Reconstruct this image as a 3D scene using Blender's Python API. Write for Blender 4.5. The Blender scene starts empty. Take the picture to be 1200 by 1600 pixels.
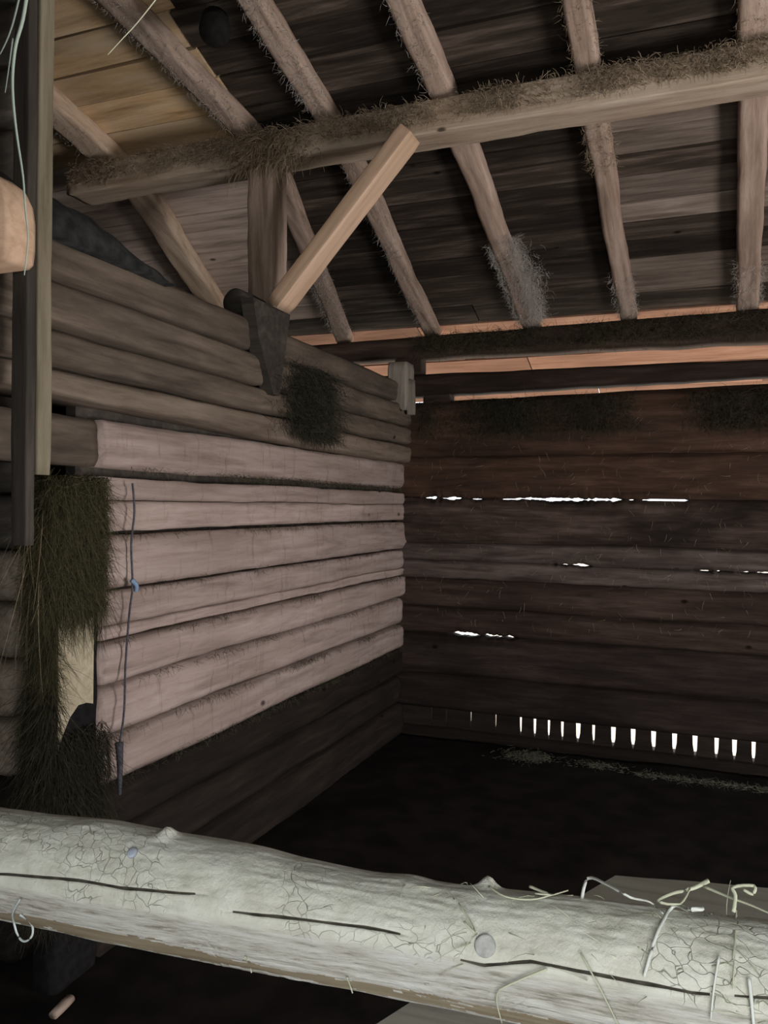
import bpy, math, random
from mathutils import Vector, Matrix, noise

C = bpy.context.scene.collection
S = bpy.context.scene
random.seed(7)

# ------------------------------------------------------------------ camera
W_, H_ = 1200.0, 1600.0
FPX = 1258.93
BX = Vector((0.93183, -0.01383, -0.36263))      # camera (right, up, forward) -> world rows
BY = Vector((0.36271, 0.00370, 0.93189))
BZ = Vector((0.01154, 0.99990, -0.00846))
CAM = Vector((0, 0, 1.5))
cd = bpy.data.cameras.new('camera')
cam = bpy.data.objects.new('camera', cd)
C.objects.link(cam)
right = Vector((BX[0], BY[0], BZ[0])); up = Vector((BX[1], BY[1], BZ[1])); fwd = Vector((BX[2], BY[2], BZ[2]))
fwd.normalize(); right = (right - fwd * right.dot(fwd)).normalized(); up = right.cross(fwd)
M = Matrix((right, up, -fwd)).transposed().to_4x4()
M.translation = CAM
cam.matrix_world = M
cd.sensor_fit = 'VERTICAL'; cd.sensor_height = 24.0; cd.lens = 24.0 * FPX / H_
cd.clip_start = 0.02; cd.clip_end = 200
S.camera = cam

# ------------------------------------------------------------------ world and daylight
w = bpy.data.worlds.new('world'); S.world = w; w.use_nodes = True
bg = w.node_tree.nodes['Background']
bg.inputs[0].default_value = (0.86, 0.93, 1.0, 1); bg.inputs[1].default_value = 2.6


def area(name, loc, target, sx, sy, power, col):
    l = bpy.data.lights.new(name, 'AREA'); l.shape = 'RECTANGLE'; l.size = sx; l.size_y = sy
    l.energy = power; l.color = col
    o = bpy.data.objects.new(name, l); C.objects.link(o)
    o.location = loc
    o.rotation_euler = (Vector(target) - Vector(loc)).to_track_quat('-Z', 'Y').to_euler()
    return o


area('daylight_side_doorway', (2.95, 1.6, 0.75), (-1.8, 2.6, 1.4), 1.2, 1.1, 132, (1.0, 0.92, 0.885))
area('daylight_front_doorway', (0.5, -0.95, 1.4), (-0.1, 2.0, 0.95), 1.4, 1.6, 25, (0.97, 1.0, 0.965))
sl = bpy.data.lights.new('sun', 'SUN'); sl.energy = 7.0; sl.angle = .01; sl.color = (1.0, .95, .88)
so = bpy.data.objects.new('sun', sl); C.objects.link(so)
so.rotation_euler = Vector((-.15, -.48, -.87)).to_track_quat('-Z', 'Y').to_euler()

S.view_settings.view_transform = 'Standard'; S.view_settings.look = 'None'
S.view_settings.gamma = 1; S.view_settings.use_curve_mapping = False
S.view_settings.exposure = 0.0
S.cycles.max_bounces = 8; S.cycles.diffuse_bounces = 5
try:
    S.cycles.use_denoising = True
except Exception:
    pass


# ------------------------------------------------------------------ helpers
def ray(px, py):
    v = Vector((px - 600, 800 - py, FPX))
    return Vector((BX.dot(v), BY.dot(v), BZ.dot(v)))


def on(px, py, ax, val):
    d = ray(px, py); t = (val - CAM[ax]) / d[ax]
    return CAM + d * t


def n1(x, y=0.0, z=0.0):
    return noise.noise(Vector((x, y, z)))


def props(o, label=None, cat=None, group=None, kind=None):
    if label: o['label'] = label
    if cat: o['category'] = cat
    if group: o['group'] = group
    if kind: o['kind'] = kind
    return o


def empty(name, loc):
    o = bpy.data.objects.new(name, None); C.objects.link(o); o.location = loc
    o.empty_display_size = 0.05
    return o


def link(name, verts, faces, mats, parent=None, mw=None, smooth=True, midx=None):
    me = bpy.data.meshes.new(name)
    me.from_pydata([tuple(v) for v in verts], [], faces)
    for m in (mats if isinstance(mats, (list, tuple)) else [mats]):
        me.materials.append(m)
    if smooth:
        me.polygons.foreach_set('use_smooth', [True] * len(me.polygons))
    if midx:
        me.polygons.foreach_set('material_index', midx)
    me.update()
    o = bpy.data.objects.new(name, me); C.objects.link(o)
    m = mw or Matrix.Identity(4)
    if parent is not None:
        o.parent = parent
        o.matrix_parent_inverse = Matrix.Translation(parent.location).inverted()
    o.matrix_basis = m
    return o


def profile(wd, ht, bev, n_side=5):
    """rounded rectangle section (y, z), counter-clockwise seen from +x"""
    pts = []
    hw, hh = wd / 2, ht / 2
    b = min(bev, hw * .95, hh * .95)
    cs = [(hw - b, hh - b, 0), (-hw + b, hh - b, 90), (-hw + b, -hh + b, 180), (hw - b, -hh + b, 270)]
    for k, (cy, cz, a0) in enumerate(cs):
        for i in range(4):
            a = math.radians(a0 + 30 * i)
            pts.append((cy + b * math.cos(a), cz + b * math.sin(a)))
        ny, nz, na = cs[(k + 1) % 4]
        e0 = pts[-1]; e1 = (ny + b * math.cos(math.radians(na)), nz + b * math.sin(math.radians(na)))
        for i in range(1, n_side):
            t = i / n_side
            pts.append((e0[0] + (e1[0] - e0[0]) * t, e0[1] + (e1[1] - e0[1]) * t))
    return pts


def frame(p0, p1, upv=(0, 0, 1)):
    x = (Vector(p1) - Vector(p0)).normalized()
    u = Vector(upv)
    y = u.cross(x).normalized(); z = x.cross(y)
    m = Matrix((x, y, z)).transposed().to_4x4(); m.translation = Vector(p0)
    return m


def timber(name, p0, p1, wd, ht, mat, parent=None, upv=(0, 0, 1), rough=0.004, bev=0.012, step=0.04, seed=0,
           taper=(1, 1), bend=None):
    """a sawn or hewn length of wood: local x runs along it, wd is across, ht is along upv"""
    p0 = Vector(p0); p1 = Vector(p1)
    L = (p1 - p0).length
    ns = max(3, int(L / step))
    pr = profile(wd, ht, bev)
    n = len(pr); V = []; F = []
    for i in range(ns + 1):
        s = L * i / ns
        t = i / ns
        sc = taper[0] + (taper[1] - taper[0]) * t
        by, bz = bend(t) if bend else (0, 0)
        shr = 1.0
        if i in (0, ns): shr = 0.93
        for k, (y, z) in enumerate(pr):
            d = 1 + rough / max(wd, .03) * 2 * (n1(s * 3 + seed * 7.1, y * 14, z * 14 + seed) + .5 * n1(s * 11, y * 30 + seed, z * 30))
            V.append((s, y * sc * d * shr + by + rough * n1(s * 2.2, seed * 3.3), z * sc * d * shr + bz + rough * n1(s * 2.2, 9 + seed * 3.3)))
    for i in range(ns):
        for k in range(n):
            a = i * n + k; b = i * n + (k + 1) % n
            F.append((a, b, b + n, a + n))
    F.append(tuple(range(n - 1, -1, -1))); F.append(tuple(ns * n + k for k in range(n)))
    return link(name, V, F, mat, parent, frame(p0, p1, upv))


def tube_geo(V, F, pts, r0, r1, sides=3):
    """append a thin tube through pts"""
    base = len(V); m = len(pts)
    for i, p in enumerate(pts):
        p = Vector(p)
        d = (Vector(pts[min(i + 1, m - 1)]) - Vector(pts[max(i - 1, 0)]))
        if d.length < 1e-9: d = Vector((0, 0, 1))
        d.normalize()
        a = d.orthogonal().normalized(); b = d.cross(a)
        r = r0 + (r1 - r0) * i / max(1, m - 1)
        for k in range(sides):
            t = 2 * math.pi * k / sides
            V.append(p + a * (r * math.cos(t)) + b * (r * math.sin(t)))
    for i in range(m - 1):
        for k in range(sides):
            F.append((base + i * sides + k, base + i * sides + (k + 1) % sides,
                      base + (i + 1) * sides + (k + 1) % sides, base + (i + 1) * sides + k))
    F.append(tuple(base + k for k in range(sides))[::-1])
    F.append(tuple(base + (m - 1) * sides + k for k in range(sides)))


def tube(name, pts, r0, r1, mat, parent=None, sides=6, sub=4):
    P = [Vector(p) for p in pts]
    Q = []
    for i in range(len(P) - 1):               # Catmull-Rom
        a = P[max(0, i - 1)]; b = P[i]; c = P[i + 1]; d = P[min(len(P) - 1, i + 2)]
        for j in range(sub):
            t = j / sub
            Q.append(.5 * ((2 * b) + (c - a) * t + (2 * a - 5 * b + 4 * c - d) * t * t + (3 * b - a - 3 * c + d) * t ** 3))
    Q.append(P[-1])
    V = []; F = []
    tube_geo(V, F, Q, r0, r1, sides)
    return link(name, V, F, mat, parent)


def blades(name, sampler, count, length, mat, r=0.0011, droop=0.6, seg=3, seed=1, curl=0.3):
    """many separate dry stalks; sampler(rng) -> (root point, start direction)"""
    rng = random.Random(seed)
    V = []; F = []
    for _ in range(count):
        p, d = sampler(rng)
        p = Vector(p); d = Vector(d).normalized()
        L = length * rng.uniform(.45, 1.25)
        side = Vector((rng.gauss(0, 1), rng.gauss(0, 1), rng.gauss(0, 1))) * curl
        pts = [p]
        for i in range(seg):
            d = (d + Vector((0, 0, -droop)) / seg + side / seg).normalized()
            p = p + d * (L / seg)
            pts.append(p)
        tube_geo(V, F, pts, r * rng.uniform(.7, 1.4), r * .35, 3)
    return link(name, V, F, mat)


# ------------------------------------------------------------------ materials
def new_mat(name):
    m = bpy.data.materials.new(name); m.use_nodes = True
    nt = m.node_tree
    b = nt.nodes['Principled BSDF']
    b.inputs['Specular IOR Level'].default_value = 0.15
    b.inputs['Roughness'].default_value = 0.9
    return m, nt, b


def N(nt, t, **kw):
    n = nt.nodes.new(t)
    for k, v in kw.items():
        setattr(n, k, v)
    return n


def ramp(nt, stops):
    r = N(nt, 'ShaderNodeValToRGB')
    el = r.color_ramp.elements
    el[0].position, el[0].color = stops[0][0], (*stops[0][1], 1)
    el[1].position, el[1].color = stops[-1][0], (*stops[-1][1], 1)
    for p, c in stops[1:-1]:
        e = el.new(p); e.color = (*c, 1)
    return r


def wood(name, dark, mid, light, grain=9.0, stretch=14.0, bump=0.35, blotch=0.45, blotch_col=None, island=False, rnd=0.22,
         rough=0.9, blotch_scale=2.2, knots=True, streak=0.0):
    """weathered wood, grain along local x"""
    m, nt, b = new_mat(name)
    L = nt.links.new
    tc = N(nt, 'ShaderNodeTexCoord')
    oi = N(nt, 'ShaderNodeObjectInfo')
    add = N(nt, 'ShaderNodeVectorMath', operation='ADD')
    mul = N(nt, 'ShaderNodeMath', operation='MULTIPLY'); mul.inputs[1].default_value = 37.0
    L(oi.outputs['Random'], mul.inputs[0])
    L(tc.outputs['Object'], add.inputs[0]); L(mul.outputs[0], add.inputs[1])
    src = add.outputs[0]
    if island:
        geo = N(nt, 'ShaderNodeNewGeometry')
        m2 = N(nt, 'ShaderNodeMath', operation='MULTIPLY'); m2.inputs[1].default_value = 23.0
        L(geo.outputs['Random Per Island'], m2.inputs[0])
        a2 = N(nt, 'ShaderNodeVectorMath', operation='ADD')
        L(src, a2.inputs[0]); L(m2.outputs[0], a2.inputs[1]); src = a2.outputs[0]
        rndsrc = geo.outputs['Random Per Island']
    else:
        rndsrc = oi.outputs['Random']
    mp = N(nt, 'ShaderNodeMapping'); mp.inputs['Scale'].default_value = (grain / stretch * 1.4, grain, grain)
    L(src, mp.inputs['Vector'])
    ng = N(nt, 'ShaderNodeTexNoise'); ng.inputs['Scale'].default_value = 3.0; ng.inputs['Detail'].default_value = 9; ng.inputs['Roughness'].default_value = .68
    ng.inputs['Distortion'].default_value = .35
    L(mp.outputs[0], ng.inputs['Vector'])
    r = ramp(nt, [(.30, dark), (.5, mid), (.72, light)])
    L(ng.outputs['Fac'], r.inputs[0])
    nb = N(nt, 'ShaderNodeTexNoise'); nb.inputs['Scale'].default_value = blotch_scale; nb.inputs['Detail'].default_value = 5; nb.inputs['Roughness'].default_value = .6
    mpb = N(nt, 'ShaderNodeMapping'); mpb.inputs['Scale'].default_value = (.6, 1.6, 1.6)
    L(src, mpb.inputs['Vector']); L(mpb.outputs[0], nb.inputs['Vector'])
    rb = ramp(nt, [(.42, (0, 0, 0)), (.66, (1, 1, 1))])
    L(nb.outputs['Fac'], rb.inputs[0])
    mb = N(nt, 'ShaderNodeMath', operation='MULTIPLY'); mb.inputs[1].default_value = blotch
    L(rb.outputs[0], mb.inputs[0])
    mx = N(nt, 'ShaderNodeMix', data_type='RGBA', blend_type='MIX')
    L(mb.outputs[0], mx.inputs[0]); L(r.outputs[0], mx.inputs[6])
    mx.inputs[7].default_value = (*(blotch_col or [c * .45 for c in mid]), 1)
    out = mx.outputs[2]
    if knots:
        vk = N(nt, 'ShaderNodeTexVoronoi'); vk.inputs['Scale'].default_value = 3.2
        mpk = N(nt, 'ShaderNodeMapping'); mpk.inputs['Scale'].default_value = (.9, 1.5, 1.5)
        L(src, mpk.inputs['Vector']); L(mpk.outputs[0], vk.inputs['Vector'])
        rk = ramp(nt, [(.035, (1, 1, 1)), (.075, (0, 0, 0))])
        L(vk.outputs['Distance'], rk.inputs[0])
        mk = N(nt, 'ShaderNodeMix', data_type='RGBA')
        L(rk.outputs[0], mk.inputs[0]); L(out, mk.inputs[6]); mk.inputs[7].default_value = (*[c * .35 for c in dark], 1)
        out = mk.outputs[2]
    if streak:                                # old runs of dirt down the face
        mps = N(nt, 'ShaderNodeMapping'); mps.inputs['Scale'].default_value = (26, 2.2, 3.2)
        L(tc.outputs['Object'], mps.inputs['Vector'])
        nst = N(nt, 'ShaderNodeTexNoise'); nst.inputs['Scale'].default_value = 1.0; nst.inputs['Detail'].default_value = 6; nst.inputs['Roughness'].default_value = .7
        L(mps.outputs[0], nst.inputs['Vector'])
        rs = ramp(nt, [(.56, (0, 0, 0)), (.70, (1, 1, 1))]); L(nst.outputs['Fac'], rs.inputs[0])
        ms = N(nt, 'ShaderNodeMath', operation='MULTIPLY'); ms.inputs[1].default_value = streak; L(rs.outputs[0], ms.inputs[0])
        mst = N(nt, 'ShaderNodeMix', data_type='RGBA'); L(ms.outputs[0], mst.inputs[0]); L(out, mst.inputs[6]); mst.inputs[7].default_value = (.13, .09, .075, 1)
        out = mst.outputs[2]
    hs = N(nt, 'ShaderNodeHueSaturation')
    mr = N(nt, 'ShaderNodeMapRange'); mr.inputs[3].default_value = 1 - rnd; mr.inputs[4].default_value = 1 + rnd
    L(rndsrc, mr.inputs[0]); L(mr.outputs[0], hs.inputs['Value']); L(out, hs.inputs['Color'])
    L(hs.outputs[0], b.inputs['Base Color'])
    bp = N(nt, 'ShaderNodeBump'); bp.inputs['Strength'].default_value = bump; bp.inputs['Distance'].default_value = .01
    L(ng.outputs['Fac'], bp.inputs['Height']); L(bp.outputs[0], b.inputs['Normal'])
    b.inputs['Roughness'].default_value = rough
    return m


def plain(name, c1, c2, scale=30.0, rough=.9, bump=.2):
    m, nt, b = new_mat(name)
    L = nt.links.new
    tc = N(nt, 'ShaderNodeTexCoord')
    ng = N(nt, 'ShaderNodeTexNoise'); ng.inputs['Scale'].default_value = scale; ng.inputs['Detail'].default_value = 6
    L(tc.outputs['Object'], ng.inputs['Vector'])
    r = ramp(nt, [(.35, c1), (.68, c2)]); L(ng.outputs['Fac'], r.inputs[0]); L(r.outputs[0], b.inputs['Base Color'])
    bp = N(nt, 'ShaderNodeBump'); bp.inputs['Strength'].default_value = bump; bp.inputs['Distance'].default_value = .01
    L(ng.outputs['Fac'], bp.inputs['Height']); L(bp.outputs[0], b.inputs['Normal'])
    b.inputs['Roughness'].default_value = rough
    return m


def straw_mat(name, c1, c2):
    m, nt, b = new_mat(name)
    L = nt.links.new
    g = N(nt, 'ShaderNodeNewGeometry')
    r = ramp(nt, [(0.0, c1), (1.0, c2)]); L(g.outputs['Random Per Island'], r.inputs[0]); L(r.outputs[0], b.inputs['Base Color'])
    b.inputs['Roughness'].default_value = .7
    return m


M_pale = wood('pale_log_wood', (.215, .165, .145), (.36, .285, .258), (.47, .392, .362), grain=8, stretch=16, bump=.35, blotch=.45, blotch_col=(.25, .195, .16), rnd=.12, streak=.6)
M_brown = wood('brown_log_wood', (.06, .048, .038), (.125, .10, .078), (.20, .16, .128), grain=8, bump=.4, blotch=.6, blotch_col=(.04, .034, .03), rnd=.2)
M_boardbrown = wood('lighter_brown_log_wood', (.10, .078, .06), (.19, .15, .118), (.27, .22, .18), grain=8, bump=.4, blotch=.4, blotch_col=(.08, .062, .05), rnd=.03)
M_nearblack = wood('near_black_wood', (.008, .006, .005), (.019, .014, .011), (.036, .026, .021), grain=8, bump=.5, blotch=.6, blotch_col=(.01, .008, .007), rnd=.2)
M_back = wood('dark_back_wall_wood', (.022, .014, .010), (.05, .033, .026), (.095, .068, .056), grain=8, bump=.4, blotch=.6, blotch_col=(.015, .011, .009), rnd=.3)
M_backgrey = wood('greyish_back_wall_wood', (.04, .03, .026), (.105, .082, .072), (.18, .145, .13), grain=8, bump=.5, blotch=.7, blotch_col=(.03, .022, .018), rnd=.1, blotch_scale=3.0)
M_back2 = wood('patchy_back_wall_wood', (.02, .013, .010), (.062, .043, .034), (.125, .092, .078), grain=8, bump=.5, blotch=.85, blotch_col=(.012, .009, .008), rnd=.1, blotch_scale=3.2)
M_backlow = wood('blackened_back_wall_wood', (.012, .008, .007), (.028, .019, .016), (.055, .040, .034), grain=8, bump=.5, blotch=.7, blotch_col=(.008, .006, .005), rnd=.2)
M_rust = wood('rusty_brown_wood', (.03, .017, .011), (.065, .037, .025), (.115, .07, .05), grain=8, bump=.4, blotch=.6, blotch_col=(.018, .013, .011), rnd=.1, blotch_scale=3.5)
M_roof = wood('roof_board_wood', (.014, .011, .009), (.048, .037, .029), (.16, .127, .105), grain=7, stretch=18, bump=.3, blotch=.6, blotch_col=(.022, .018, .015), island=True, rnd=.5)
M_eave = wood('bounce_lit_eave_wood', (0.234, 0.131, 0.086), (0.378, 0.221, 0.158), (0.486, 0.315, 0.243), grain=6, bump=.25, blotch=.45, blotch_col=(0.180, 0.099, 0.072), island=True, rnd=.4)
M_midroof = wood('grey_brown_roof_wood', (.08, .062, .048), (.19, .155, .13), (.33, .285, .25), grain=7, stretch=18, bump=.3, blotch=.5, blotch_col=(.07, .055, .045), island=True, rnd=.4)
M_oldpale = wood('pale_weathered_roof_wood', (0.240, 0.192, 0.156), (0.504, 0.414, 0.360), (0.672, 0.576, 0.516), grain=7, stretch=18, bump=.3, blotch=.45, blotch_col=(0.288, 0.228, 0.192), island=True, rnd=.2)
M_black = plain('black_wood', (.006, .006, .006), (.014, .013, .013), 40)
M_ochre = wood('ochre_roof_board_wood', (0.336, 0.216, 0.108), (0.624, 0.432, 0.240), (0.744, 0.576, 0.384), grain=6, bump=.25, blotch=.5, blotch_col=(0.552, 0.516, 0.432), island=True, rnd=.2)
M_raft = wood('rafter_wood', (0.207, 0.152, 0.116), (0.390, 0.299, 0.244), (0.549, 0.439, 0.378), grain=9, stretch=16, bump=.4, blotch=.45, blotch_col=(0.195, 0.134, 0.098), rnd=.15)
M_tan = wood('tan_rafter_wood', (0.312, 0.234, 0.168), (0.552, 0.432, 0.330), (0.696, 0.576, 0.468), grain=8, stretch=18, bump=.35, blotch=.35, blotch_col=(0.336, 0.240, 0.168), rnd=.05)
M_olive = wood('side_lit_olive_wood', (.11, .095, .065), (.20, .175, .125), (.28, .25, .185), grain=8, bump=.3, blotch=.4, blotch_col=(.09, .075, .05), rnd=.03)
M_purlin = wood('purlin_wood', (0.250, 0.194, 0.144), (0.450, 0.362, 0.281), (0.575, 0.500, 0.413), grain=9, stretch=18, bump=.4, blotch=.4, blotch_col=(0.275, 0.188, 0.125), rnd=.02)
M_brace = wood('new_pine_wood', (0.408, 0.276, 0.192), (0.552, 0.390, 0.276), (0.672, 0.492, 0.372), grain=7, stretch=22, bump=.15, blotch=.2, blotch_col=(0.396, 0.264, 0.168), rnd=.02)
M_dark = wood('dark_wood', (.03, .026, .022), (.06, .052, .045), (.10, .088, .075), grain=8, bump=.4, blotch=.5, rnd=.15)
M_grey = wood('grey_weathered_wood', (.14, .125, .105), (.26, .235, .20), (.36, .335, .29), grain=9, bump=.4, blotch=.4, rnd=.1)
M_board = wood('pale_board_wood', (.30, .29, .24), (.44, .43, .36), (.52, .51, .45), grain=7, bump=.2, blotch=.3, blotch_col=(.28, .26, .2))
M_end = wood('brown_end_grain', (.16, .125, .095), (.30, .24, .19), (.42, .35, .29), grain=10, stretch=1.5, bump=.3, blotch=.4, rnd=.2)
M_floor = plain('dung_floor', (.006, .005, .0045), (.018, .013, .011), 7, .95, .6)
M_ground = plain('outside_gravel', (.50, .42, .34), (.66, .57, .48), 4, .95, .2)
M_nail = plain('galvanised_steel', (.42, .47, .55), (.55, .6, .68), 60, .5, .1)
M_knot = plain('grey_knot_wood', (.42, .42, .41), (.60, .585, .56), 90, .9, .4)
H_brown = straw_mat('brown_old_hay', (.13, .10, .065), (.46, .37, .25))
H_black = straw_mat('blackened_hay', (.018, .017, .012), (.065, .058, .036))
H_white = straw_mat('bleached_straw', (.72, .76, .70), (.85, .87, .82))
H_clump = straw_mat('dark_clump_hay', (.012, .013, .010), (.07, .066, .045))
H_fringe = straw_mat('grey_brown_old_hay', (.22, .175, .12), (.56, .46, .34))
H_dark = straw_mat('dark_old_hay', (.025, .024, .016), (.11, .10, .06))
H_moss = straw_mat('olive_hanging_hay', (.028, .026, .015), (.13, .115, .06))
H_slitlight = straw_mat('slit_light_straw', (.08, .085, .06), (.20, .205, .15))
H_pale = straw_mat('pale_fresh_hay', (.40, .42, .28), (.75, .77, .60))
H_web = straw_mat('dusty_cobweb', (.40, .37, .34), (.68, .65, .61))
M_cord = plain('dark_cord', (.05, .05, .06), (.10, .10, .12), 80)
M_blue = plain('blue_twine', (.16, .24, .36), (.24, .33, .46), 80)

# ------------------------------------------------------------------ setting: ground, floor, roof
YW = 5.0                     # inner face of the back wall
XL = -1.8                    # inner face of the left log wall
SL = 0.32                    # roof slope
ZE = 2.64                    # rafter underside at the back wall


def roof_z(y):
    return ZE + SL * (YW - y)


def slab(name, x0, x1, y0, y1, z0, z1, mat, kind='structure', nx=2, ny=2, amp=0.0):
    V = []; F = []
    for j in range(ny + 1):
        for i in range(nx + 1):
            x = x0 + (x1 - x0) * i / nx; y = y0 + (y1 - y0) * j / ny
            V.append((x, y, z1 + amp * n1(x * 2.1, y * 2.1) + amp * .5 * n1(x * 7, y * 7)))
    for j in range(ny):
        for i in range(nx):
            a = j * (nx + 1) + i
            F.append((a, a + 1, a + nx + 2, a + nx + 1))
    b = len(V)
    V += [(x0, y0, z0), (x1, y0, z0), (x1, y1, z0), (x0, y1, z0)]
    F.append((b + 3, b + 2, b + 1, b))
    e = [list(range(0, nx + 1)), [j * (nx + 1) + nx for j in range(ny + 1)],
         [ny * (nx + 1) + i for i in range(nx, -1, -1)], [j * (nx + 1) for j in range(ny, -1, -1)]]
    for k in range(4):
        F.append(tuple([b + k, b + (k + 1) % 4] + e[k][::-1]))
    o = link(name, V, F, mat)
    if kind: o['kind'] = kind
    return o


slab('ground', -40, 40, -40, 40, -.5, -.12, M_ground)
slab('floor', -4.9, 3.1, -1.9, YW + .02, -.1, 0.0, M_floor, nx=90, ny=80, amp=.018)

# roof: planks across the rafters with a tight covering above
V = []; F = []; MI = []
rng = random.Random(3)
OV = 1.25
y = YW + OV
k = 0
RD = 0.095                    # rafter depth
ca = math.cos(math.atan(SL)); sa = math.sin(math.atan(SL))
while y > -2.0:
    wdt = rng.uniform(.13, .20)
    x = -5.2 + rng.uniform(-1.5, 0)
    while x < 3.4:
        ln = rng.uniform(2.2, 4.0)
        x1 = min(x + ln, 3.4)
        if 1.9 < y < YW and x < -2.7: x1 = (-1.98 if y < 3.5 else -2.0 - .17 * (y - 3.3)) + rng.uniform(-.03, .03)
        rb_ = -.42 + rng.uniform(-.05, .03)
        if 3.4 < y < YW and x < rb_ - .3 and x1 > rb_: x1 = rb_
        zoff = rng.uniform(0, .012)
        b = len(V)
        nseg = max(2, int((x1 - x) / .15))
        for i in range(nseg + 1):
            xx = x + .004 + (x1 - x - .008) * i / nseg
            wob = .006 * n1(xx * 1.5, k * 3.1); wz = .004 * n1(xx * 1.2, 5 + k * 1.7)
            for (yy, up_) in ((y - .004, 0), (y - wdt + .004, 0), (y - wdt + .004, .024), (y - .004, .024)):
                V.append((xx, yy + wob - up_ * -sa, roof_z(yy) + RD + zoff + wz + up_ * ca))
        for i in range(nseg):
            for q in range(4):
                a = b + i * 4 + q; c = b + i * 4 + (q + 1) % 4
                F.append((a, a + 4, c + 4, c)); MI.append(0)
        F.append((b, b + 1, b + 2, b + 3)); MI.append(0)
        e = b + nseg * 4
        F.append((e + 3, e + 2, e + 1, e)); MI.append(0)
        # ochre boards in the left bays, nearest the ridge
        if y - wdt > YW - .03:                # overhang boards: warm bounced light put into their pink colour
            for q in range(nseg * 4 + 2): MI[-1 - q] = 2
        elif 3.4 < y < YW and x > -.6 and rng.random() < .7:
            for q in range(nseg * 4 + 2): MI[-1 - q] = 4
        elif 3.5 <= y < YW and x1 < -1.9:
            for q in range(nseg * 4 + 2): MI[-1 - q] = 3
        elif 1.9 < y < 3.5 and x1 < -1.8:
            for q in range(nseg * 4 + 2): MI[-1 - q] = 1
        x = x1
    y -= wdt
    k += 1
ceil = link('ceiling', V, F, [M_roof, M_ochre, M_eave, M_oldpale, M_midroof], smooth=False, midx=MI)
props(ceil, 'underside of the sloping plank roof', kind='structure')
# tight covering over the planks
y0, y1 = YW + OV - .02, -2.1
V = []
for dz in (0, .05):
    for (xx, yy) in ((-5.6, y0), (3.5, y0), (3.5, y1), (-5.6, y1)):
        V.append((xx, yy, roof_z(yy) + RD + .055 + dz))
o = link('roof', V, [(3, 2, 1, 0), (4, 5, 6, 7), (0, 1, 5, 4), (1, 2, 6, 5), (2, 3, 7, 6), (3, 0, 4, 7)], M_dark, smooth=False)
o['kind'] = 'structure'


# ------------------------------------------------------------------ log walls
def log_row(name, s0, s1, top, bot, depth, mat, parent, mw, seed, step=.022, bulge=.011, face=0.0):
    """one course: local x along the wall, local -y towards the room (front at y=face), top/bot are functions of s"""
    ns = max(4, int((s1 - s0) / step))
    V = []; F = []
    m = 9
    prof = []
    ex = .30
    for i in range(m + 1):                    # front, bottom to top
        v = -1 + 2 * i / m
        prof.append((abs(v) ** 6, v))
    n = 2 * (m + 1)
    for i in range(ns + 1):
        s = s0 + (s1 - s0) * i / ns
        zt, zb = top(s), bot(s)
        c, h = (zt + zb) / 2, (zt - zb) / 2
        for (dv, v) in prof:
            yy = face + bulge * dv * 1.6 + .010 * n1(s * 2.4, v * 1.2, seed * 5.3) + .004 * n1(s * 9, v * 5, seed)
            V.append((s, yy, c + h * v))
        for (dv, v) in reversed(prof):
            V.append((s, face + depth - bulge * dv, c + h * v))
    for i in range(ns):
        for q in range(n):
            a = i * n + q; b = i * n + (q + 1) % n
            F.append((a, a + n, b + n, b))
    F.append(tuple(range(n))); F.append(tuple(ns * n + q for q in range(n - 1, -1, -1)))
    return link(name, V, F, mat, parent, mw)


def joint(z, seed, amp=.008, tilt=0.0, ref=0.0):
    return lambda s: z + tilt * (s - ref) + amp * n1(s * 1.3, seed * 2.7) + amp * .45 * n1(s * 6.5, seed)


# --- left wall: courses run along +Y; local frame x=+Y, y=-X (front faces +X)
mwL = Matrix(((0, -1, 0, XL), (1, 0, 0, 0), (0, 0, 1, 0), (0, 0, 0, 1)))
wl = empty('wall_left', (XL - .1, 3.5, 0)); wl['kind'] = 'structure'
JL = [0.0, .20, .385, .56, .725, .897, 1.042, 1.09, 1.213, 1.40, 1.505, 1.61, 1.783]
TIGHT = (1.09, 1.505)
for i in range(len(JL) - 1):
    zb, zt = JL[i], JL[i + 1]
    g = .004
    if i == 0: bot = lambda s: -.02
    else: bot = (lambda f: lambda s: f(s) + g)(joint(zb, i))
    gapt = .001 if zt in TIGHT else .012 + (.016 if zt == 1.61 else 0)
    if zb in TIGHT: bot = (lambda f: lambda s: f(s) + .002)(joint(zb, i))
    tp = (lambda f, gg: lambda s: f(s) - gg)(joint(zt, i + 1), gapt)
    mat = M_pale if zb > .5 else M_nearblack  # courses near the floor take a near-black wood
    f = {0: .0, 1: .012, 2: .01, 3: .0, 6: .004, 7: .006, 9: .004, 10: .005, 11: .012}.get(i, .008 * math.sin(i * 2.2))
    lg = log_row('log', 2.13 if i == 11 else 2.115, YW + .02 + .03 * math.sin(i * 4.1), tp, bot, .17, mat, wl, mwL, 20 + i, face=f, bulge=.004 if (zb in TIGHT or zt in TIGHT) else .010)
    if i == 11:
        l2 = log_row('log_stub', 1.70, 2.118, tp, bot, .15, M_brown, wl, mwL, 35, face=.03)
        l2['label'] = 'brown log stub left of the pale logs, above the hay'
    if mat is M_nearblack: lg['label'] = 'near-black log at the foot of the left wall'
JU = [1.775, 1.90, 2.016, 2.16, 2.302]
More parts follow.
